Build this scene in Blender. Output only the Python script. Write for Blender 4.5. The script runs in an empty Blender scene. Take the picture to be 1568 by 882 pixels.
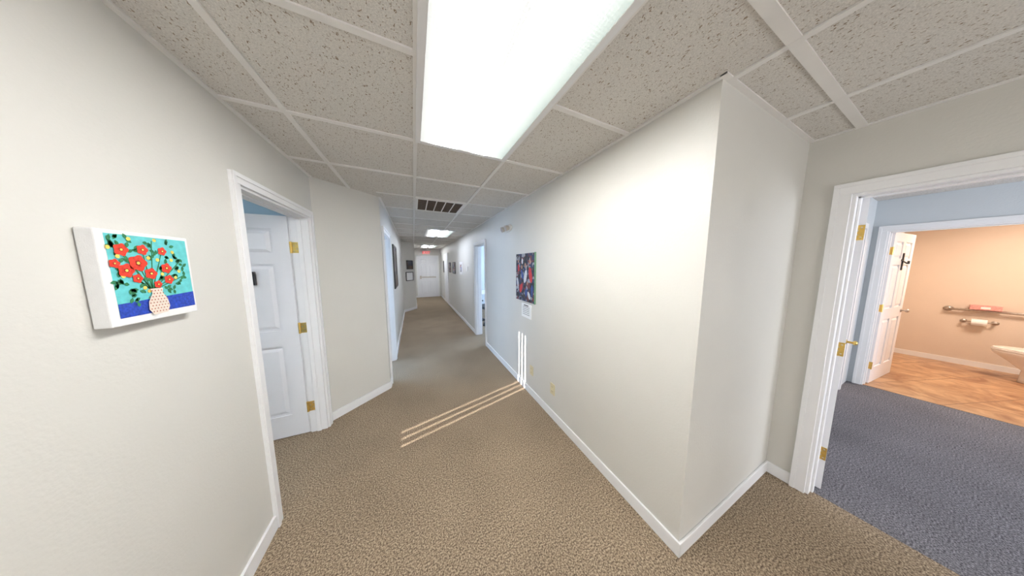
import bpy, bmesh, math, random
from mathutils import Vector, Matrix
random.seed(4)
sc=bpy.context.scene
sc.view_settings.view_transform='Standard'
H=2.34; ZO=1.97

# ---------------------------------------------------------------- materials
def newmat(name):
    m=bpy.data.materials.new(name); m.use_nodes=True
    nt=m.node_tree; b=nt.nodes['Principled BSDF']
    return m,nt,b
def mat(name,col,rough=.6,metal=0,noise=.0,scale=40,bump=0.0,bscale=200,spec=.5):
    m,nt,b=newmat(name)
    b.inputs['Base Color'].default_value=(*col,1); b.inputs['Roughness'].default_value=rough
    b.inputs['Metallic'].default_value=metal; b.inputs['Specular IOR Level'].default_value=spec
    tc=nt.nodes.new('ShaderNodeTexCoord')
    if noise>0:
        n=nt.nodes.new('ShaderNodeTexNoise'); n.inputs['Scale'].default_value=scale; n.inputs['Detail'].default_value=3
        r=nt.nodes.new('ShaderNodeValToRGB')
        r.color_ramp.elements[0].color=(*[c*(1-noise) for c in col],1); r.color_ramp.elements[1].color=(*[min(1,c*(1+noise)) for c in col],1)
        r.color_ramp.elements[0].position=.3; r.color_ramp.elements[1].position=.7
        nt.links.new(tc.outputs['Object'],n.inputs['Vector']); nt.links.new(n.outputs['Fac'],r.inputs['Fac']); nt.links.new(r.outputs['Color'],b.inputs['Base Color'])
    if bump>0:
        n2=nt.nodes.new('ShaderNodeTexNoise'); n2.inputs['Scale'].default_value=bscale; n2.inputs['Detail'].default_value=2
        bp=nt.nodes.new('ShaderNodeBump'); bp.inputs['Strength'].default_value=bump; bp.inputs['Distance'].default_value=.003
        nt.links.new(tc.outputs['Object'],n2.inputs['Vector']); nt.links.new(n2.outputs['Fac'],bp.inputs['Height']); nt.links.new(bp.outputs['Normal'],b.inputs['Normal'])
    return m
def emis(name,col,s):
    m,nt,b=newmat(name)
    b.inputs['Base Color'].default_value=(*col,1); b.inputs['Emission Color'].default_value=(*col,1); b.inputs['Emission Strength'].default_value=s
    return m
M_wall=mat('wall_paint',(.675,.66,.62),.45,noise=.012,scale=3,bump=.25,bscale=90)
M_wallb=mat('wall_paint_blue',(.42,.62,.76),.5,noise=.02,scale=3,bump=.3,bscale=90)
M_wallc=mat('wall_paint_cool',(.60,.64,.67),.5,noise=.02,scale=3,bump=.3,bscale=90)
M_wallp=mat('wall_paint_peach',(.72,.61,.51),.5,noise=.02,scale=3,bump=.3,bscale=90)
M_trim=mat('trim_white',(.86,.86,.87),.35,noise=.01,scale=8)
M_door=mat('door_white',(.84,.84,.87),.4,noise=.01,scale=8)
M_brass=mat('brass',(.80,.55,.16),.3,metal=.85,noise=.1,scale=60)
M_steel=mat('brushed_metal',(.55,.50,.46),.35,metal=.85,noise=.1,scale=60)
M_black=mat('black_plastic',(.02,.02,.022),.4,noise=.2,scale=30)
M_white=mat('white_plastic',(.8,.8,.78),.35,noise=.01,scale=20)
M_beige=mat('beige_plastic',(.55,.50,.43),.35,noise=.02,scale=20)
M_cream=mat('outlet_ivory',(.70,.62,.40),.4,noise=.02,scale=30)
M_porc=mat('porcelain',(.85,.82,.78),.12,noise=.01,scale=10)
M_tbar=mat('ceiling_grid_metal',(.82,.80,.775),.4,noise=.02,scale=10)
M_pink=mat('tissue_box_pink',(.75,.36,.33),.6,noise=.2,scale=60)
M_paper=mat('paper',(.88,.88,.88),.7,noise=.02,scale=60)
M_fr=mat('frame_dark',(.03,.025,.02),.4,noise=.2,scale=40)
M_vent=mat('vent_grille_brown',(.10,.07,.05),.6,noise=.2,scale=40)

def carpet(name,c1,c2,c3):
    m,nt,b=newmat(name); b.inputs['Roughness'].default_value=.95; b.inputs['Specular IOR Level'].default_value=.1
    tc=nt.nodes.new('ShaderNodeTexCoord')
    n=nt.nodes.new('ShaderNodeTexNoise'); n.inputs['Scale'].default_value=125; n.inputs['Detail'].default_value=3; n.inputs['Roughness'].default_value=.85
    r=nt.nodes.new('ShaderNodeValToRGB'); e=r.color_ramp.elements
    e[0].position=.40; e[0].color=(*c1,1); e[1].position=.60; e[1].color=(*c3,1); k=e.new(.5); k.color=(*c2,1)
    n2=nt.nodes.new('ShaderNodeTexNoise'); n2.inputs['Scale'].default_value=2.2; n2.inputs['Detail'].default_value=4
    mr=nt.nodes.new('ShaderNodeMapRange'); mr.inputs['From Min'].default_value=.3; mr.inputs['From Max'].default_value=.7; mr.inputs['To Min'].default_value=.90; mr.inputs['To Max'].default_value=1.10
    mx=nt.nodes.new('ShaderNodeVectorMath'); mx.operation='SCALE'
    L=nt.links.new
    L(tc.outputs['Object'],n.inputs['Vector']);L(tc.outputs['Object'],n2.inputs['Vector']);L(n.outputs['Fac'],r.inputs['Fac'])
    L(n2.outputs['Fac'],mr.inputs['Value']);L(r.outputs['Color'],mx.inputs[0]);L(mr.outputs['Result'],mx.inputs['Scale']);L(mx.outputs['Vector'],b.inputs['Base Color'])
    return m
M_carpet=carpet('carpet_brown',(.09,.065,.046),(.26,.196,.135),(.50,.40,.285))
M_carpet2=carpet('carpet_cool_light',(.055,.053,.06),(.15,.146,.16),(.30,.29,.315))  # hall carpet again, with the middle room's cooler light put into its colour

def tile_mat():
    m,nt,b=newmat('acoustic_tile'); b.inputs['Roughness'].default_value=.9; b.inputs['Specular IOR Level'].default_value=.1
    L=nt.links.new
    tc=nt.nodes.new('ShaderNodeTexCoord')
    mp=nt.nodes.new('ShaderNodeMapping'); mp.inputs['Scale'].default_value=(1,.6,1)
    n0=nt.nodes.new('ShaderNodeTexNoise'); n0.inputs['Scale'].default_value=155; n0.inputs['Detail'].default_value=1.5; n0.inputs['Distortion'].default_value=.8
    r=nt.nodes.new('ShaderNodeValToRGB'); e=r.color_ramp.elements
    e[0].position=.325; e[0].color=(.30,.235,.175,1); e[1].position=.37; e[1].color=(.69,.665,.625,1)
    n1=nt.nodes.new('ShaderNodeTexNoise'); n1.inputs['Scale'].default_value=230; n1.inputs['Detail'].default_value=2
    mr=nt.nodes.new('ShaderNodeMapRange'); mr.inputs['From Min'].default_value=.3; mr.inputs['From Max'].default_value=.7; mr.inputs['To Min'].default_value=.84; mr.inputs['To Max'].default_value=1.12
    mx=nt.nodes.new('ShaderNodeVectorMath'); mx.operation='SCALE'
    L(tc.outputs['Object'],mp.inputs['Vector']);L(mp.outputs['Vector'],n0.inputs['Vector']);L(n0.outputs['Fac'],r.inputs['Fac'])
    L(tc.outputs['Object'],n1.inputs['Vector']);L(n1.outputs['Fac'],mr.inputs['Value']);L(r.outputs['Color'],mx.inputs[0]);L(mr.outputs['Result'],mx.inputs['Scale'])
    L(mx.outputs['Vector'],b.inputs['Base Color'])
    return m
M_tile=tile_mat()
def woodtile():
    m,nt,b=newmat('bathroom_floor_tile'); b.inputs['Roughness'].default_value=.3
    L=nt.links.new
    tc=nt.nodes.new('ShaderNodeTexCoord')
    mp=nt.nodes.new('ShaderNodeMapping'); mp.inputs['Rotation'].default_value=(0,0,math.radians(20))
    n=nt.nodes.new('ShaderNodeTexNoise'); n.inputs['Scale'].default_value=4; n.inputs['Detail'].default_value=6; n.inputs['Distortion'].default_value=1.5
    r=nt.nodes.new('ShaderNodeValToRGB'); e=r.color_ramp.elements
    e[0].position=.3;e[0].color=(.30,.14,.07,1);e[1].position=.7;e[1].color=(.66,.42,.23,1)
    bk=nt.nodes.new('ShaderNodeTexBrick'); bk.inputs['Scale'].default_value=1; bk.inputs['Brick Width'].default_value=.45; bk.inputs['Row Height'].default_value=.45; bk.inputs['Mortar Size'].default_value=.006
    bk.inputs['Mortar'].default_value=(.30,.17,.10,1)
    L(tc.outputs['Object'],mp.inputs['Vector']);L(mp.outputs['Vector'],bk.inputs['Vector']);L(mp.outputs['Vector'],n.inputs['Vector'])
    L(n.outputs['Fac'],r.inputs['Fac']);L(r.outputs['Color'],bk.inputs['Color1']);L(r.outputs['Color'],bk.inputs['Color2']);L(bk.outputs['Color'],b.inputs['Base Color'])
    return m
M_bfloor=woodtile()
def lens_mat(name,s,tint=(1,1,1)):
    m,nt,b=newmat(name); L=nt.links.new
    b.inputs['Base Color'].default_value=(.6,.6,.6,1)
    tc=nt.nodes.new('ShaderNodeTexCoord'); sp=nt.nodes.new('ShaderNodeSeparateXYZ'); L(tc.outputs['Generated'],sp.inputs['Vector'])
    r=nt.nodes.new('ShaderNodeValToRGB'); e=r.color_ramp.elements
    d=1.0/s
    cols=[(0,(.70*d,.74*d,.72*d)),(.07,(.92*d,.95*d,.93*d)),(.18,tint),(.36,tint),(.43,(1.0*d,1.02*d,1.0*d)),(.50,(.78*d,.81*d,.80*d)),(.57,(1.0*d,1.0*d,1.0*d)),(.63,tint),(.73,tint),(.79,(1.0*d,1.06*d,1.03*d)),(.90,(.75*d,.86*d,.82*d)),(1,(.42*d,.55*d,.50*d))]
    e[0].position=0;e[0].color=(*cols[0][1],1);e[1].position=1;e[1].color=(*cols[-1][1],1)
    for p,c in cols[1:-1]:
        k=e.new(p);k.color=(*c,1)
    L(sp.outputs['X'],r.inputs['Fac'])
    v=nt.nodes.new('ShaderNodeTexVoronoi'); v.inputs['Scale'].default_value=80; v.inputs['Randomness'].default_value=0; L(tc.outputs['Object'],v.inputs['Vector'])
    mr=nt.nodes.new('ShaderNodeMapRange'); mr.inputs['From Max'].default_value=.7; mr.inputs['To Min'].default_value=1.2*s; mr.inputs['To Max'].default_value=.7*s
    L(v.outputs['Distance'],mr.inputs['Value']);L(r.outputs['Color'],b.inputs['Emission Color']);L(mr.outputs['Result'],b.inputs['Emission Strength'])
    return m

# ---------------------------------------------------------------- mesh helpers
def addbox(bm,x0,x1,y0,y1,z0,z1,mi=0):
    vs=[bm.verts.new(p) for p in [(x0,y0,z0),(x1,y0,z0),(x1,y1,z0),(x0,y1,z0),(x0,y0,z1),(x1,y0,z1),(x1,y1,z1),(x0,y1,z1)]]
    for f in [(3,2,1,0),(4,5,6,7),(0,1,5,4),(1,2,6,5),(2,3,7,6),(3,0,4,7)]:
        fc=bm.faces.new([vs[i] for i in f]); fc.material_index=mi
def addprism(bm,pts,z0,z1,mi=0):
    n=len(pts); a=[bm.verts.new((x,y,z0)) for x,y in pts]; b=[bm.verts.new((x,y,z1)) for x,y in pts]
    fs=[bm.faces.new(a[::-1]),bm.faces.new(b)]
    for i in range(n): fs.append(bm.faces.new([a[i],a[(i+1)%n],b[(i+1)%n],b[i]]))
    for f in fs: f.material_index=mi
def fin(bm,name,mats,parent=None,bevel=0,smooth=False):
    bmesh.ops.recalc_face_normals(bm,faces=bm.faces)
    me=bpy.data.meshes.new(name); bm.to_mesh(me); bm.free()
    for m in (mats if isinstance(mats,(list,tuple)) else [mats]): me.materials.append(m)
    o=bpy.data.objects.new(name,me); sc.collection.objects.link(o)
    if parent: o.parent=parent
    if bevel:
        md=o.modifiers.new('bevel','BEVEL'); md.width=bevel; md.segments=2; md.limit_method='ANGLE'
    if smooth:
        for p in me.polygons: p.use_smooth=True
    return o
def boxes(name,lst,mats,parent=None,bevel=0):
    bm=bmesh.new()
    for b in lst: addbox(bm,*b)
    return fin(bm,name,mats,parent,bevel)
def empty(name,loc=(0,0,0),rotz=0):
    e=bpy.data.objects.new(name,None); sc.collection.objects.link(e); e.location=loc; e.rotation_euler=(0,0,rotz); e.empty_display_size=.1
    return e
def cyl(bm,p0,p1,r,seg=20,r2=None,mi=0):
    p0=Vector(p0);p1=Vector(p1);d=p1-p0
    q=d.to_track_quat('Z','Y').to_matrix().to_4x4()
    before=set(bm.faces)
    bmesh.ops.create_cone(bm,cap_ends=True,segments=seg,radius1=r,radius2=r if r2 is None else r2,depth=d.length,matrix=Matrix.Translation((p0+p1)/2)@q)
    for f in bm.faces:
        if f not in before: f.material_index=mi
def sph(bm,c,r,s=(1,1,1),mi=0,u=20,v=12):
    before=set(bm.faces)
    bmesh.ops.create_uvsphere(bm,u_segments=u,v_segments=v,radius=r,matrix=Matrix.Translation(c)@Matrix.Diagonal((*s,1)))
    for f in bm.faces:
        if f not in before: f.material_index=mi

# ---------------------------------------------------------------- shell
T=.12; XR=1.222; YC=.519; XD=2.364; XL=-.81; XN=-.331; YE=11.2; XB=5.246; XBK=7.75
D1=1.63
bm=bmesh.new()
addbox(bm,XL-T,XL,-3.5,D1,0,H); addbox(bm,XL-T,XL,D1,2.46,ZO,H)
addbox(bm,XL-T,XL,2.46,2.553,0,H)
addprism(bm,[(XL,2.553),(XN,2.964),(XN-T,3.03),(XL-T,2.64),(XL-T,2.553)],0,H)
addbox(bm,XN-T,XN,2.964,3.12,0,H); addbox(bm,XN-T,XN,3.12,3.84,ZO,H); addbox(bm,XN-T,XN,3.84,7.8,0,H)
addprism(bm,[(XN,7.8),(.05,8.3),(-.07,8.36),(XN-T,7.86),(XN-T,7.8)],0,H)
addbox(bm,-.07,.05,8.3,YE,0,H)
fin(bm,'wall_left',M_wall)
bm=bmesh.new()
addbox(bm,XR,XR+T,YC+T,3.84,0,H); addbox(bm,XR,XR+T,3.84,4.54,ZO,H); addbox(bm,XR,XR+T,4.54,YE,0,H)
addbox(bm,XR,XD+T,YC,YC+T,0,H)
fin(bm,'wall_right',M_wall)
boxes('wall_side_entry',[(XD,XD+T,.34,YC,0,H),(XD,XD+T,-.55,.34,ZO,H),(XD,XD+T,-3.5,-.55,0,H)],M_wall)
WX=-2.6
boxes('wall_back',[(WX-T,9,-3.62,-3.5,0,H)],M_wall)
boxes('wall_end',[(WX-T,XBK+T,YE,YE+T,0,H)],M_wall)
bm=bmesh.new()
addbox(bm,WX-T,WX,-3.5,.8,0,H);addbox(bm,WX-T,WX,2.0,YE,0,H);addbox(bm,WX-T,WX,.8,2.0,0,.9);addbox(bm,WX-T,WX,.8,2.0,2.16,H)
fin(bm,'wall_outer_left',M_wallb)
boxes('wall_office_left_north',[(WX,XL-T,2.56,2.64,0,H)],M_wallb)
boxes('wall_office_left_south',[(WX,XL-T,-.62,-.5,0,H)],M_wallb)
boxes('wall_office_rear',[(WX,XN-T,6.5,6.6,0,H)],M_wallc)
boxes('wall_meeting_south',[(XR+T,4.6,3.3,3.4,0,H)],M_wallc)
boxes('wall_meeting_north',[(XR+T,4.6,7.6,7.7,0,H)],M_wallc)
boxes('wall_meeting_east',[(4.6,4.7,3.3,7.7,0,H)],M_wallc)
BO=.475
boxes('wall_middle_room',[(XD+T,XBK,.57,.69,0,H)],M_wallc)
boxes('wall_bathroom_front',[(XB,XB+.06,BO,.57,0,H),(XB,XB+.06,-.47,BO,ZO,H),(XB,XB+.06,-3.5,-.47,0,H)],M_wallc)
boxes('wall_bathroom_front_inner',[(XB+.06,XB+T,BO,.57,0,H),(XB+.06,XB+T,-.47,BO,ZO,H),(XB+.06,XB+T,-3.5,-.47,0,H)],M_wallp)
boxes('wall_bathroom_back',[(XBK,XBK+T,-3.5,.69,0,H)],M_wallp)
boxes('wall_bathroom_side',[(XB+T,XBK,.55,.57,0,H)],M_wallp)
boxes('wall_bathroom_south',[(XB+T,XBK,-1.7,-1.6,0,H)],M_wallp)

boxes('floor',[(WX-.1,XD+.06,-3.6,YE+.1,-.05,0),(XD+.06,XBK,.6,YE+.1,-.05,0)],M_carpet)
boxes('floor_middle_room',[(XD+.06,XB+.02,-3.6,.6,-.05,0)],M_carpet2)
boxes('floor_bathroom',[(XB+.02,XBK+.1,-3.6,.6,-.05,.004)],M_bfloor)
boxes('ceiling',[(WX-.2,9,-3.7,YE+.2,H,H+.05)],M_tile)

# ceiling grid
bm=bmesh.new(); tb=.013; zb=H-.007
def barx(y,x0,x1,w=tb): addbox(bm,x0,x1,y-w,y+w,zb,H-.0005)
def bary(x,y0,y1,w=tb): addbox(bm,x-w,x+w,y0,y1,zb-.0006,H-.0005)
g0=.046
ys=[1.56+.61*i for i in range(-8,16)]
for i,y in enumerate(ys):
    if y>YE: continue
    if y<-.3:
        barx(y,XL,XD)
    elif y<.2: barx(y,XL,g0+1.22)
    elif y<.5: barx(y,XL,XD,.018)
    elif y<8: barx(y,XL if y<2.55 else XN,XR)
    else: barx(y,.05,XR)
bary(g0-.61,-3.5,2.75); bary(g0,-3.5,8.2); bary(g0+.61,-3.5,YE); bary(g0+1.22,-3.5,YC); bary(g0+1.83,-3.5,YC)
bary(XL+.01,-3.5,2.55,.01); bary(XR-.01,YC-.02,YE,.01); barx(YC-.01,XR-.02,XD,.012); bary(XD-.01,-3.5,YC,.01); bary(XN+.01,2.964,7.8,.01); bary(.06,8.3,YE,.01)
for x in (3.1,3.7,4.3,4.9): bary(x,-3.5,.56)
for y in (-.26,-.87,-1.48): barx(y,XD+T,XB)
fin(bm,'ceiling_grid',M_tbar)

# baseboards
bh=.085; bt=.013
boxes('baseboard_left',[(XL,XL+bt,-3.5,D1-.05,0,bh),(XL,XL+bt,2.525,2.556,0,bh),(XN,XN+bt,2.97,3.06,0,bh),(XN,XN+bt,3.9,7.8,0,bh),(.05,.05+bt,8.3,YE,0,bh)],M_trim)
def slant(bm,a,b,t,z1):
    a=Vector(a);b=Vector(b);d=(b-a).normalized();n=Vector((d.y,-d.x))*t
    addprism(bm,[tuple(a),tuple(b),tuple(b+n),tuple(a+n)],0,z1)
bm=bmesh.new(); slant(bm,(XL,2.553),(XN,2.964),bt,bh); slant(bm,(XN,7.8),(.05,8.3),bt,bh); fin(bm,'baseboard_angled',M_trim)
boxes('baseboard_right',[(XR-bt,XR,YC-bt,3.78,0,bh),(XR-bt,XR,4.6,8.5,0,bh),(XR-bt,XR,9.5,YE,0,bh)],M_trim,bevel=.004)
boxes('baseboard_side_entry',[(XR-bt+.0005,XD,YC-bt,YC,0,bh-.0005),(XD-bt,XD,.40,YC,0,bh-.0005)],M_trim,bevel=.004)
boxes('baseboard_bathroom',[(XBK-bt,XBK,-1.6,.54,0,bh)],M_trim)
boxes('baseboard_end',[(.05,.14,YE-bt,YE,0,bh)],M_trim)

def frame_x(name,xa,xb,y0,y1,sides=('a','b'),cw=.06):
    bm=bmesh.new(); t=.016; r=.018
    for s in sides:
        fa,fb=((xa-t,xa) if s=='a' else (xb,xb+t))
        addbox(bm,fa,fb,y0-cw,y0+.004,0,ZO-.004); addbox(bm,fa,fb,y1-.004,y1+cw,0,ZO-.004); addbox(bm,fa,fb,y0-cw,y1+cw,ZO-.004,ZO+cw)
        e0,e1=((fa-.006,fa) if s=='a' else (fb,fb+.006))
        addbox(bm,e0,e1,y0-cw,y0-cw+.022,0,ZO+cw-.022); addbox(bm,e0,e1,y1+cw-.022,y1+cw,0,ZO+cw-.022); addbox(bm,e0,e1,y0-cw,y1+cw,ZO+cw-.022,ZO+cw)
    addbox(bm,xa,xb,y0,y0+r,0,ZO-r); addbox(bm,xa,xb,y1-r,y1,0,ZO-r); addbox(bm,xa,xb,y0,y1,ZO-r,ZO)
    xm=(xa+xb)/2; addbox(bm,xm-.015,xm+.015,y0+r,y0+r+.01,0,ZO-r); addbox(bm,xm-.015,xm+.015,y1-r-.01,y1-r,0,ZO-r); addbox(bm,xm-.015,xm+.015,y0+r,y1-r,ZO-r-.01,ZO-r)
    return fin(bm,name,M_trim,bevel=.002)
frame_x('trim_1',XL-T,XL,D1,2.46,cw=.05)
frame_x('trim_2',XN-T,XN,3.12,3.84)
frame_x('trim_3',XR,XR+T,3.84,4.54)
frame_x('trim_4',XD,XD+T,-.55,.34)
frame_x('trim_5',XB,XB+T,-.47,BO,cw=.055)
frame_x('trim_6',XR-.001,XR+.0,8.56,9.44,sides=('a',))

def leaf(name,w,h,loc,rotz,panels=True,mat_=None,t=.035):
    e=empty(name,loc,rotz); mat_=mat_ or M_door
    bm=bmesh.new()
    st=.105; ms=.1; pw=(w-2*st-ms)/2
    zr=[(.0,.20),(.84,.98),(1.55,1.63),(h-.11,h)]
    if panels:
        addbox(bm,0.002,w-.002,-t/2+.012,t/2-.012,.002,h-.002)
        for x0,x1 in [(0,st),(w-st,w)]: addbox(bm,x0,x1,-t/2,t/2,0,h)
        for z0,z1 in zr: addbox(bm,st,w-st,-t/2,t/2,z0,z1)
        for i in range(3): addbox(bm,st+pw,st+pw+ms,-t/2,t/2,zr[i][1],zr[i+1][0])
        ob=fin(bm,'slab',mat_,e)
        bm=bmesh.new()
        for i in range(3):
            for x0 in (st,st+pw+ms):
                a,b=zr[i][1],zr[i+1][0]
                for sg in (-1,1):
                    yb=sg*(t/2-.012); yt=sg*(t/2-.001); m1=.018; m2=.042
                    v=[bm.verts.new(p) for p in [(x0+m1,yb,a+m1),(x0+pw-m1,yb,a+m1),(x0+pw-m1,yb,b-m1),(x0+m1,yb,b-m1),(x0+m2,yt,a+m2),(x0+pw-m2,yt,a+m2),(x0+pw-m2,yt,b-m2),(x0+m2,yt,b-m2)]]
                    bm.faces.new(v[4:]); 
                    for k in range(4): bm.faces.new([v[k],v[(k+1)%4],v[4+(k+1)%4],v[4+k]])
        fin(bm,'raised_panels',mat_,e)
    else:
        addbox(bm,0,w,-t/2,t/2,0,h); fin(bm,'slab',mat_,e,bevel=.003)
    return e
def knob(parent,x,t,z,sides=(1,-1),m=None,r=.026):
    bm=bmesh.new()
    for s in sides:
        cyl(bm,(x,s*t/2,z),(x,s*(t/2+.008),z),r*1.1); cyl(bm,(x,s*t/2,z),(x,s*(t/2+.035),z),.009); sph(bm,(x,s*(t/2+.045),z),r,(1,.7,1))
    fin(bm,'knob',m or M_brass,parent,smooth=True)

# door 1 (left office) open 90 deg
d1=leaf('door_1',.745,1.95,(XL-T-.014,2.446+.017,.008),math.radians(180-1.5))
knob(d1,.69,.035,.93)
bm=bmesh.new(); addbox(bm,.225,.30,.0175,.045,1.38,1.49); addbox(bm,.235,.25,.045,.075,1.38,1.42); fin(bm,'coat_hook',M_black,d1,bevel=.004)
for k,z in enumerate((1.70,1.0,.26)):
    bm=bmesh.new()
    addbox(bm,XL-T+.004,XL-T+.05,2.439,2.4425,z-.045,z+.045)
    cyl(bm,(XL-T-.004,2.437,z-.048),(XL-T-.004,2.437,z+.048),.008,12)
    for a,b_ in ((.014,-.03),(.034,-.012),(.014,.012),(.034,.03)): sph(bm,(XL-T+a,2.4385,z+b_),.004,mi=1,u=8,v=6)
    o=fin(bm,'hinge_%d'%(k+1),[M_brass,M_steel]); o.parent=d1; o.matrix_parent_inverse=(Matrix.Translation(d1.location)@Matrix.Rotation(d1.rotation_euler.z,4,'Z')).inverted()

ang=math.atan2(.307,2.49)
d4=leaf('door_2',.86,1.95,(XD+T+.006,.312,.008),ang)
knob(d4,.80,.035,.90,sides=(-1,),r=.018)
for k,z in enumerate((1.74,1.0,.26)):
    bm=bmesh.new()
    addbox(bm,-.0025,0,-.0165,.0165,z-.045,z+.045)
    addbox(bm,-.05,-.006,.0165,.0195,z-.045,z+.045)
    cyl(bm,(-.006,.018,z-.048),(-.006,.018,z+.048),.007,12)
    for a in (-.03,-.012,.012,.03): sph(bm,(-.003,(-.006 if abs(a)>.02 else .006),z+a),.004,mi=1,u=8,v=6)
    fin(bm,'hinge_%d'%(k+1),[M_brass,M_steel],d4)
d5=leaf('door_3',.84,1.95,(XB+T+.005,.45,.008),math.radians(-5))
knob(d5,.78,.035,.92,m=M_steel,sides=(-1,),r=.024)
bm=bmesh.new(); addbox(bm,.42,.45,-.027,-.0175,1.48,1.70); addbox(bm,.39,.48,-.024,-.0175,1.6,1.62)
for q in (.41,.46): cyl(bm,(q,-.02,1.6),(q,-.06,1.56),.005); cyl(bm,(q,-.06,1.56),(q,-.06,1.60),.005)
fin(bm,'coat_hook',M_black,d5)
for k,z in enumerate((1.72,1.0,.24)):
    bm=bmesh.new(); addbox(bm,-.003,0,-.0165,.0165,z-.045,z+.045); cyl(bm,(-.004,-.018,z-.048),(-.004,-.018,z+.048),.007,12)
    fin(bm,'hinge_%d'%(k+1),M_brass,d5)
bm=bmesh.new()
yy=.57
addbox(bm,3.95,4.01,yy-.018,yy,0,ZO);addbox(bm,4.77,4.83,yy-.018,yy,0,ZO);addbox(bm,3.95,4.83,yy-.018,yy,ZO,ZO+.06)
fin(bm,'trim_7',M_trim)
leaf('door_4',.75,1.95,(4.015,yy-.0065,.008),0,t=.012,panels=False)
d6=leaf('door_5',.88,1.97,(.2,YE-.02,.008),0)
bm=bmesh.new(); addbox(bm,.13,.2,YE-.03,YE,0,2.04);addbox(bm,1.085,1.155,YE-.03,YE,0,2.04);addbox(bm,.13,1.155,YE-.03,YE,1.98,2.04); fin(bm,'trim_8',M_trim)
bm=bmesh.new(); addbox(bm,.08,.80,-.05,-.018,.95,1.0); addbox(bm,.06,.14,-.06,-.018,.9,1.05); fin(bm,'push_bar',M_steel,d6)
leaf('door_6',.86,1.95,(XR-.008,8.57,.008),math.radians(90),t=.012,panels=False)

# ---------------------------------------------------------------- light fixtures
def fixture(x0,x1,y0,y1,s,drop=.0,tint=(1,1,1)):
    e=empty('ceiling_light_fixture')
    m=lens_mat('light_lens',s,tint)
    zt=H-.006-drop; fr=.030
    bm=bmesh.new()
    z0=zt-.010
    addbox(bm,x0,x0+fr,y0,y1,z0,H-.001);addbox(bm,x1-fr,x1,y0,y1,z0,H-.001);addbox(bm,x0+fr,x1-fr,y0,y0+fr,z0,H-.001);addbox(bm,x0+fr,x1-fr,y1-fr,y1,z0,H-.001)
    fin(bm,'frame',M_trim,e,bevel=.002)
    bm=bmesh.new(); addbox(bm,x0+fr,x1-fr,y0+fr,y1-fr,z0+.003,z0+.006); fin(bm,'lens',m,e)
    return e
cool=(.78,.85,1)
fixture(g0,g0+.61,.34,1.56,48,tint=(1,.99,.97))
fixture(g0+.25,g0+.86,5.0,6.22,30,drop=.002,tint=cool)
fixture(.3,.91,8.9,10.1,30,drop=.002,tint=(.88,.93,1))
fixture(g0,g0+.61,-3.1,-1.88,34,tint=(1,.99,.97))  # unseen fixture behind the camera, added for more fill light
fixture(-2.3,-1.7,.3,1.5,30,drop=.002,tint=(.92,.95,1))
def area(name,loc,rot,sx,sy,en,col):
    l=bpy.data.lights.new(name,'AREA'); l.shape='RECTANGLE'; l.size=sx; l.size_y=sy; l.energy=en; l.color=col
    o=bpy.data.objects.new(name,l); sc.collection.objects.link(o); o.location=loc; o.rotation_euler=rot; return o
R=math.radians
area('window_daylight_office',(-2.5,4.6,1.4),(0,R(-90),0),1.2,2.4,140,(.47,.68,1))
area('window_daylight_meeting',(4.5,5.2,1.4),(0,R(90),0),1.2,2.4,200,(.52,.71,1))
area('window_daylight_middle',(3.8,-3.4,1.4),(R(90),0,0),2.2,1.4,110,(.86,.91,1))
area('fill_light_entry',(.8,-3.4,1.1),(R(114),0,0),2.8,1.8,76,(.93,.96,1))  # no window here: added fill behind the camera, tilted up to brighten the ceiling
area('bathroom_ceiling_lamp',(6.5,-.5,H-.03),(0,0,0),.5,.5,48,(1,.81,.65))

# sun through blinds
sl_=.24; te=.36
dirv=Vector((1,sl_,-te*math.sqrt(1+sl_*sl_)))
l=bpy.data.lights.new('sun','SUN'); l.energy=13; l.angle=math.radians(.05); l.color=(1,.93,.88)
so=bpy.data.objects.new('sun',l); sc.collection.objects.link(so); so.rotation_euler=dirv.to_track_quat('-Z','Y').to_euler(); so.location=(-8,-1,4)
yc0=2.01-(WX*-1-.0945)*sl_
e=empty('window_1')
bm=bmesh.new()
addbox(bm,WX-.11,WX-.06,.8,.83,.9,2.16);addbox(bm,WX-.11,WX-.06,1.97,2.0,.9,2.16);addbox(bm,WX-.11,WX-.06,.8,2.0,.9,.92);addbox(bm,WX-.11,WX-.06,.8,2.0,2.14,2.16)
fin(bm,'sash',M_trim,e)
bm=bmesh.new(); sl=.030; pitch_=.085
edges=[.8]
for k in (-1,0,1):
    c=yc0+k*pitch_; edges+= [c-sl/2,c+sl/2]
edges.append(2.0)
for i in range(0,len(edges),2): addbox(bm,WX-.03,WX-.027,edges[i],edges[i+1],.9,2.16)
fin(bm,'blind_slats',M_white,e)

# ---------------------------------------------------------------- ceiling vent
e=empty('ceiling_vent'); x0,x1,y0,y1=g0+.01,g0+.6,2.79,3.38
bm=bmesh.new(); f=.03; z0=H-.014
addbox(bm,x0,x0+f,y0,y1,z0,H-.001);addbox(bm,x1-f,x1,y0,y1,z0,H-.001);addbox(bm,x0+f,x1-f,y0,y0+f,z0,H-.001);addbox(bm,x0+f,x1-f,y1-f,y1,z0,H-.001)
for i in range(1,5): 
    xx=x0+f+(x1-x0-2*f)*i/5; addbox(bm,xx-.006,xx+.006,y0+f,y1-f,z0+.002,H-.001)
fin(bm,'frame',M_tbar,e)
bm=bmesh.new(); addbox(bm,x0+f,x1-f,y0+f,y1-f,H-.006,H-.003)
for i in range(14):
    yq=y0+f+.012+i*(y1-y0-2*f)/14; addbox(bm,x0+f,x1-f,yq,yq+.012,H-.010,H-.006)
fin(bm,'louvers',M_vent,e)

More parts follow.
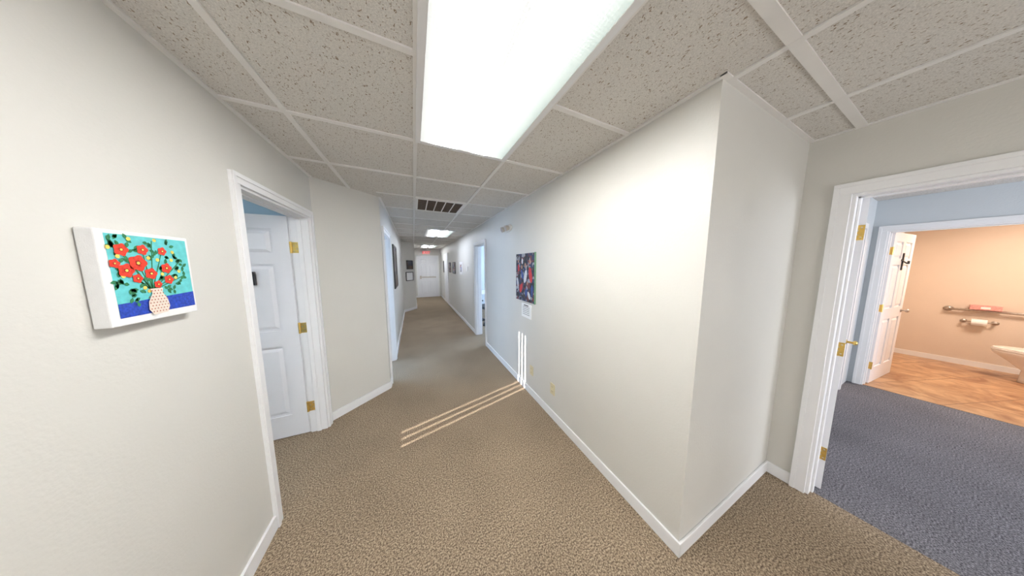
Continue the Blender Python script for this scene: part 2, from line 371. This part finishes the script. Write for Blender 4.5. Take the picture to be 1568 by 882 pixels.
# ---------------------------------------------------------------- wall items right
def pict_mat(name,cols,scale,seed=0,bg=None):
    m,nt,b=newmat(name); L=nt.links.new
    tc=nt.nodes.new('ShaderNodeTexCoord'); mp=nt.nodes.new('ShaderNodeMapping'); mp.inputs['Location'].default_value=(seed,seed*.7,seed*1.3)
    v=nt.nodes.new('ShaderNodeTexVoronoi'); v.inputs['Scale'].default_value=scale
    n=nt.nodes.new('ShaderNodeTexNoise'); n.inputs['Scale'].default_value=scale*.8
    mixv=nt.nodes.new('ShaderNodeVectorMath'); mixv.operation='MULTIPLY_ADD'; mixv.inputs[1].default_value=(.08,.08,.08)
    sp=nt.nodes.new('ShaderNodeSeparateColor'); r=nt.nodes.new('ShaderNodeValToRGB'); r.color_ramp.interpolation='CONSTANT'
    L(tc.outputs['Object'],mp.inputs['Vector']);L(mp.outputs['Vector'],n.inputs['Vector']);L(n.outputs['Color'],mixv.inputs[0]);L(mp.outputs['Vector'],mixv.inputs[2]);L(mixv.outputs['Vector'],v.inputs['Vector'])
    L(v.outputs['Color'],sp.inputs['Color']);L(sp.outputs['Red'],r.inputs['Fac']);L(r.outputs['Color'],b.inputs['Base Color'])
    e=r.color_ramp.elements; e[0].color=(*cols[0],1); e[0].position=0; e[1].position=1/len(cols)
    e[1].color=(*cols[1],1)
    for i,c in enumerate(cols[2:],2):
        k=e.new(i/len(cols)); k.color=(*c,1)
    b.inputs['Roughness'].default_value=.5
    return m
e=empty('photo_poster')
boxes('print',[(XR-.020,XR,2.02,2.47,1.12,1.69)],pict_mat('poster_crowd_background',[(.004,.004,.01),(.01,.015,.05),(.02,.03,.09),(.16,.03,.03),(.04,.03,.03),(.30,.31,.35)],26),e)
boxes('border',[(XR-.018,XR-.0,2.012,2.02,1.115,1.695)],mat('poster_edge_green',(.15,.30,.18),.5,noise=.1),e)
def pfig(lst,name,m,lay):
    bm=bmesh.new()
    for (cy,cz,ry,rz,sk) in lst:
        bm.faces.new([bm.verts.new((XR-.0205-lay*.0004,cy+ry*math.cos(a)+sk*math.sin(a),cz+rz*math.sin(a))) for a in [2*math.pi*i/16 for i in range(16)]])
    bmesh.ops.recalc_face_normals(bm,faces=bm.faces); fin(bm,name,m,e)
red_p=mat('print_red',(.55,.03,.025),.5,noise=.3,scale=80); wht_p=mat('print_white',(.62,.64,.68),.5,noise=.2,scale=80)
skn_p=mat('print_skin',(.42,.22,.15),.5,noise=.2,scale=80); blu_p=mat('print_blue',(.03,.07,.28),.5,noise=.3,scale=80)
pfig([(2.10,1.44,.038,.09,.02),(2.33,1.27,.035,.06,-.02),(2.40,1.52,.022,.045,0)],'red_shirts',red_p,0)
pfig([(2.22,1.42,.035,.08,-.02),(2.13,1.20,.03,.045,.02),(2.42,1.33,.02,.07,.01),(2.30,1.60,.02,.035,0)],'white_shirts',wht_p,1)
pfig([(2.30,1.44,.028,.06,.02),(2.20,1.23,.025,.05,0),(2.06,1.26,.02,.07,0)],'blue_clothes',blu_p,2)
pfig([(2.11,1.59,.02,.03,0),(2.22,1.55,.02,.028,0),(2.31,1.53,.018,.025,0),(2.40,1.60,.016,.022,0),(2.17,1.34,.016,.022,0)],'faces',skn_p,3)
e=empty('caption_card')
boxes('card',[(XR-.010,XR,2.10,2.33,.92,1.085)],M_paper,e)
boxes('text_lines',[(XR-.011,XR-.010,2.13,2.30,1.045-.022*i,1.050-.022*i) for i in range(5)]+[(XR-.011,XR-.010,2.16,2.27,1.062,1.075)],M_black,e)
def outlet(y,z):
    e=empty('wall_outlet'); boxes('plate',[(XR-.007,XR,y-.036,y+.036,z-.058,z+.058)],M_cream,e,bevel=.003)
    bm=bmesh.new()
    for dz in (.024,-.024): addbox(bm,XR-.010,XR-.007,y-.017,y+.017,z+dz-.016,z+dz+.016)
    fin(bm,'sockets',M_cream,e,bevel=.003)
    bm=bmesh.new()
    for dz in (.024,-.024):
        for dy in (-.007,.007): addbox(bm,XR-.0105,XR-.0099,y+dy-.0012,y+dy+.0012,z+dz-.004,z+dz+.007)
    fin(bm,'slots',M_black,e)
outlet(2.08,.31); outlet(1.66,.31)
e=empty('emergency_light'); bm=bmesh.new(); yq,zq=2.76,2.06
sph(bm,(XR-.005,yq,zq),.1,(.28,1.25,.52)); fin(bm,'housing',M_white,e,smooth=True)
bm=bmesh.new()
for dy in (-.065,.065):
    cyl(bm,(XR-.03,yq+dy,zq-.0),(XR-.075,yq+dy,zq-.015),.030,20,.040); 
fin(bm,'lamp_heads',M_beige,e,smooth=False)
bm=bmesh.new()
for dy in (-.065,.065): cyl(bm,(XR-.0755,yq+dy,zq-.0152),(XR-.078,yq+dy,zq-.016),.033)
fin(bm,'lamp_lenses',M_steel,e)

def framed(xf,side,y0,y1,z0,z1,art,name='framed_picture',fw=.025,fm=None):
    e=empty(name); s=1 if side=='+' else -1
    def bx(d0,d1,*r): 
        a,b=sorted((xf+s*d0,xf+s*d1)); return (a,b,*r)
    boxes('frame',[bx(0,.02,y0,y1,z0,z0+fw),bx(0,.02,y0,y1,z1-fw,z1),bx(0,.02,y0,y0+fw,z0+fw,z1-fw),bx(0,.02,y1-fw,y1,z0+fw,z1-fw)],fm or M_fr,e)
    boxes('art',[bx(0,.012,y0+fw,y1-fw,z0+fw,z1-fw)],art,e)
A1=pict_mat('art_dark',[(.05,.03,.02),(.10,.05,.03),(.25,.2,.15),(.03,.03,.05)],6,3)
A2=pict_mat('art_blue',[(.05,.1,.3),(.4,.1,.1),(.5,.5,.5),(.1,.1,.1)],12,5)
framed(XN,'+',4.4,5.15,1.12,1.93,A1)
framed(XR,'-',5.85,6.2,1.3,1.65,A2,fm=M_paper,fw=.07)
framed(XR,'-',6.95,7.4,1.28,1.66,A2)
framed(XR,'-',7.9,8.25,1.3,1.66,A2)
framed(XR,'-',9.6,9.9,1.25,1.75,A1)
boxes('thermostat',[(XR-.025,XR,5.2,5.3,1.42,1.52)],M_white,bevel=.004)
for z0,z1,s0,s1 in ((1.42,1.72,.2,.5),(1.03,1.33,.14,.5)):
    e=empty('framed_certificate',(XN,7.8,0),math.atan2(.5,.381))
    boxes('frame',[(s0,s1,-.02,0,z0,z0+.02),(s0,s1,-.02,0,z1-.02,z1),(s0,s0+.02,-.02,0,z0,z1),(s1-.02,s1,-.02,0,z0,z1)],M_fr,e)
    boxes('paper',[(s0+.02,s1-.02,-.01,0,z0+.02,z1-.02)],M_paper if z0<1.2 else A1,e)
e=empty('exit_sign'); boxes('housing',[(.42,.76,YE-.06,YE-.0,2.07,2.25)],M_white,e,bevel=.004)
tcu=bpy.data.curves.new('letters','FONT'); tcu.body='EXIT'; tcu.size=.17; tcu.extrude=.003; tcu.align_x='CENTER'; tcu.align_y='CENTER'
to=bpy.data.objects.new('letters',tcu); sc.collection.objects.link(to); to.parent=e; to.location=(.59,YE-.064,2.16); to.rotation_euler=(R(90),0,0); tcu.materials.append(emis('exit_red',(1,.03,.02),1.2))

# ---------------------------------------------------------------- canvas painting on left wall
CY0,CY1,CZ0,CZ1=1.0,1.262,1.372,1.65; CT=.034
e=empty('flower_painting')
boxes('canvas',[(XL+.002,XL+CT,CY0,CY1,CZ0,CZ1)],mat('canvas_white',(.84,.84,.84),.7,noise=.02,scale=50,bump=.2,bscale=400),e,bevel=.003)
cw,ch=CY1-CY0,CZ1-CZ0
def P(s,t,lay): return (XL+CT+.0004+lay*.0004,CY0+s*cw,CZ1-t*ch)
def poly(name,shapes,mat_,lay):
    bm=bmesh.new()
    for sh in shapes:
        bm.faces.new([bm.verts.new(P(s,t,lay)) for s,t in sh])
    bmesh.ops.recalc_face_normals(bm,faces=bm.faces)
    return fin(bm,name,mat_,e)
def disc(cs,ct,r,n=18,wob=.0,ry=1,rot=0,ph=5):
    return [(cs+r*(1+wob*math.cos(ph*a))*math.cos(a),ct+ry*r*cw/ch*(1+wob*math.cos(ph*a))*math.sin(a)) for a in [2*math.pi*i/n for i in range(n)]]
def leafsh(cs,ct,ln,w,ang):
    pts=[]
    for i in range(9): 
        k=i/8; pts.append((k*ln,w*math.sin(math.pi*k)))
    for i in range(7,0,-1):
        k=i/8; pts.append((k*ln,-w*math.sin(math.pi*k)))
    c,s=math.cos(ang),math.sin(ang); return [(cs+x*c-y*s,ct+x*s+y*c) for x,y in pts]
teal=mat('paint_teal',(.13,.56,.58),.6,noise=.12,scale=50); red=mat('paint_red',(.75,.045,.02),.6,noise=.25,scale=120)
grn=mat('paint_green',(.03,.20,.08),.6,noise=.3,scale=120); yel=mat('paint_yellow',(.80,.62,.12),.6,noise=.1,scale=80); blu=mat('paint_blue',(.02,.06,.42),.6,noise=.35,scale=150)
vas=mat('paint_cream',(.78,.68,.58),.6,noise=.05,scale=80); dot=mat('paint_brown',(.40,.12,.08),.6,noise=.1,scale=80); org=mat('paint_dark_red',(.30,.01,.01),.6,noise=.2,scale=80)
poly('sky',[[(.07,.04),(.96,.04),(.965,.90),(.08,.91)]],teal,0)
poly('table',[[(.08,.77),(.965,.72),(.965,.91),(.08,.92)]],blu,1)
fl=[(.19,.20,.066),(.40,.19,.058),(.62,.195,.05),(.33,.34,.09),(.205,.42,.075),(.64,.40,.062),(.11,.345,.048),(.45,.46,.065),(.65,.54,.055),(.30,.51,.05),(.51,.59,.045)]
stems=[];leaves=[];buds=[]
bx,by=.44,.66
for s,t,r in fl+[(.85,.3,0),(.86,.5,0),(.10,.08,0),(.52,.08,0)]:
    dx,dy=bx-s,by-t; L_=math.hypot(dx,dy) or 1; nx,ny=-dy/L_*.006,dx/L_*.006
    stems.append([(s+nx,t+ny),(bx+nx,by+ny),(bx-nx,by-ny),(s-nx,t-ny)])
for s,t in [(.10,.12),(.14,.09),(.25,.1),(.3,.2),(.48,.11),(.53,.2),(.70,.12),(.75,.25),(.84,.3),(.8,.4),(.76,.48),(.85,.5),(.78,.6),(.11,.25),(.11,.42),(.12,.5),(.16,.56),(.22,.62),(.3,.63),(.2,.3),(.48,.3),(.55,.4),(.56,.5),(.38,.56),(.6,.64),(.68,.66),(.86,.38),(.2,.7),(.25,.76),(.64,.28),(.12,.17),(.11,.55)]:
    for k in range(3):
        leaves.append(leafsh(s+random.uniform(-.01,.02),t+random.uniform(-.02,.02),random.uniform(.05,.075),.018,random.uniform(0,6.28)))
for s,t in [(.08,.18),(.28,.08),(.55,.07),(.45,.28),(.75,.2),(.72,.3),(.55,.3),(.17,.48),(.36,.62),(.74,.52),(.8,.44),(.58,.47),(.15,.27),(.4,.66)]:
    buds.append(disc(s,t,.022,10))
poly('stems',stems,grn,2); poly('leaves',leaves,grn,3); poly('buds',buds,yel,4)
poly('flowers',[disc(s,t,r,30,.12) for s,t,r in fl],red,5)
poly('petal_marks',[disc(s,t,r*.32,16,.2) for s,t,r in fl],org,6)
poly('flower_centres',[disc(s,t,r*.2,12) for s,t,r in fl],yel,7)
prof=[(.40,.635),(.55,.635),(.535,.69),(.585,.77),(.60,.86),(.565,.93),(.40,.94),(.355,.87),(.365,.78),(.42,.69)]
poly('vase',[prof],vas,8)
dots=[]
for i in range(8):
    for j in range(6):
        s=.38+j*.036+(i%2)*.018; t=.66+i*.035
        hw=(.07 if t<.72 else .10)
        if abs(s-.48)<hw: dots.append(disc(s,t,.008,8))
poly('vase_dots',dots,dot,9)

# ---------------------------------------------------------------- bathroom objects
e=empty('toilet',(7.25,-.57,.004))
def loft(bm,rings,n=28,cap=True):
    prev=None;first=None
    for (cx,cy,z,rx,ry,egg) in rings:
        vs=[]
        for i in range(n):
            a=2*math.pi*i/n; sx=math.cos(a); sy=math.sin(a)
            w=rx*(1-egg*max(0,sy)*.35)
            vs.append(bm.verts.new((cx+w*sx,cy+ry*sy,z)))
        if prev:
            for i in range(n): bm.faces.new([prev[i],prev[(i+1)%n],vs[(i+1)%n],vs[i]])
        else: first=vs
        prev=vs
    if cap: bm.faces.new(first[::-1]); bm.faces.new(prev)
bm=bmesh.new()
loft(bm,[(0,-.02,0,.115,.20,.2),(0,-.02,.04,.11,.195,.2),(0,0,.16,.10,.17,.3),(0,.03,.26,.13,.22,.5),(0,.06,.34,.175,.27,.6),(0,.07,.38,.19,.285,.6),(0,.07,.40,.19,.285,.6)])
fin(bm,'bowl',M_porc,e,smooth=True)
bm=bmesh.new(); loft(bm,[(0,.07,.402,.195,.29,.6),(0,.07,.42,.195,.29,.6)]); loft(bm,[(0,.07,.422,.192,.286,.6),(0,.07,.44,.185,.28,.6)]); fin(bm,'seat_and_lid',M_porc,e,bevel=.004)
boxes('tank',[(-.21,.21,-.40,-.20,.38,.74),(-.22,.22,-.41,-.19,.74,.77),(-.10,.10,-.25,-.15,.0,.38)],M_porc,e,bevel=.012)
bm=bmesh.new(); cyl(bm,(-.14,-.19,.68),(-.14,-.17,.68),.012); addbox(bm,-.15,-.08,-.175,-.165,.675,.69); fin(bm,'flush_lever',M_steel,e)
e=empty('grab_bar'); bm=bmesh.new(); gx=XBK-.06
cyl(bm,(gx,.10,.87),(gx,-1.0,.87),.017)
for y in (.10,-1.0): cyl(bm,(gx-.0,y,.87),(XBK,y,.87),.017); cyl(bm,(XBK-.008,y,.87),(XBK,y,.87),.038); sph(bm,(gx,y,.87),.017)
fin(bm,'bar',M_steel,e,smooth=True)
e=empty('toilet_paper_holder'); bm=bmesh.new()
for y in (-.02,-.22): cyl(bm,(XBK,y,.70),(XBK-.075,y,.70),.012); cyl(bm,(XBK,y,.70),(XBK-.01,y,.70),.026)
cyl(bm,(XBK-.07,-.01,.70),(XBK-.07,-.23,.70),.009); fin(bm,'holder',M_steel,e,smooth=True)
bm=bmesh.new(); cyl(bm,(XBK-.07,-.07,.695),(XBK-.07,-.17,.695),.048,28); fin(bm,'roll',M_paper,e)
e=empty('tissue_box'); boxes('box',[(XBK-.105,XBK-.002,-.24,-.04,.888,.955)],M_pink,e,bevel=.003)
boxes('label',[(XBK-.107,XBK-.105,-.17,-.11,.905,.935)],M_paper,e)

# ---------------------------------------------------------------- meeting room furniture
e=empty('meeting_table',(2.25,6.3,0))
boxes('top',[(-.6,.6,-.5,.5,.71,.74)],M_white,e,bevel=.005)
boxes('legs',[(sx*.55-.02,sx*.55+.02,sy*.45-.02,sy*.45+.02,0,.71) for sx in (-1,1) for sy in (-1,1)],M_black,e)
e=empty('office_chair',(1.72,5.35,0),.4)
bm=bmesh.new(); addbox(bm,-.23,.23,-.23,.23,.43,.50); fin(bm,'seat',M_black,e,bevel=.03)
bm=bmesh.new(); addbox(bm,-.21,.21,-.27,-.22,.58,.98); fin(bm,'backrest',M_black,e,bevel=.02)
bm=bmesh.new(); addbox(bm,-.03,.03,-.29,-.26,.42,.75); cyl(bm,(0,0,.1),(0,0,.44),.025)
for i in range(5):
    a=i*2*math.pi/5; cyl(bm,(0,0,.10),(.27*math.cos(a),.27*math.sin(a),.07),.018); sph(bm,(.27*math.cos(a),.27*math.sin(a),.03),.03)
for sx in (-1,1): addbox(bm,sx*.25-.02,sx*.25+.02,-.15,.12,.65,.68); addbox(bm,sx*.25-.012,sx*.25+.012,-.02,.02,.45,.66)
fin(bm,'base_and_arms',M_black,e)

# world
w=bpy.data.worlds.new('sky'); sc.world=w; w.use_nodes=True; w.node_tree.nodes['Background'].inputs[0].default_value=(.6,.75,1,1); w.node_tree.nodes['Background'].inputs[1].default_value=.8

# camera
c=bpy.data.cameras.new('camera'); co=bpy.data.objects.new('camera',c); sc.collection.objects.link(co)
c.sensor_width=36; c.lens=36*324.68/1568; c.clip_start=.02
co.location=(0,0,1.548); co.rotation_euler=(R(90-6.049),0,R(-24.826)); sc.camera=co
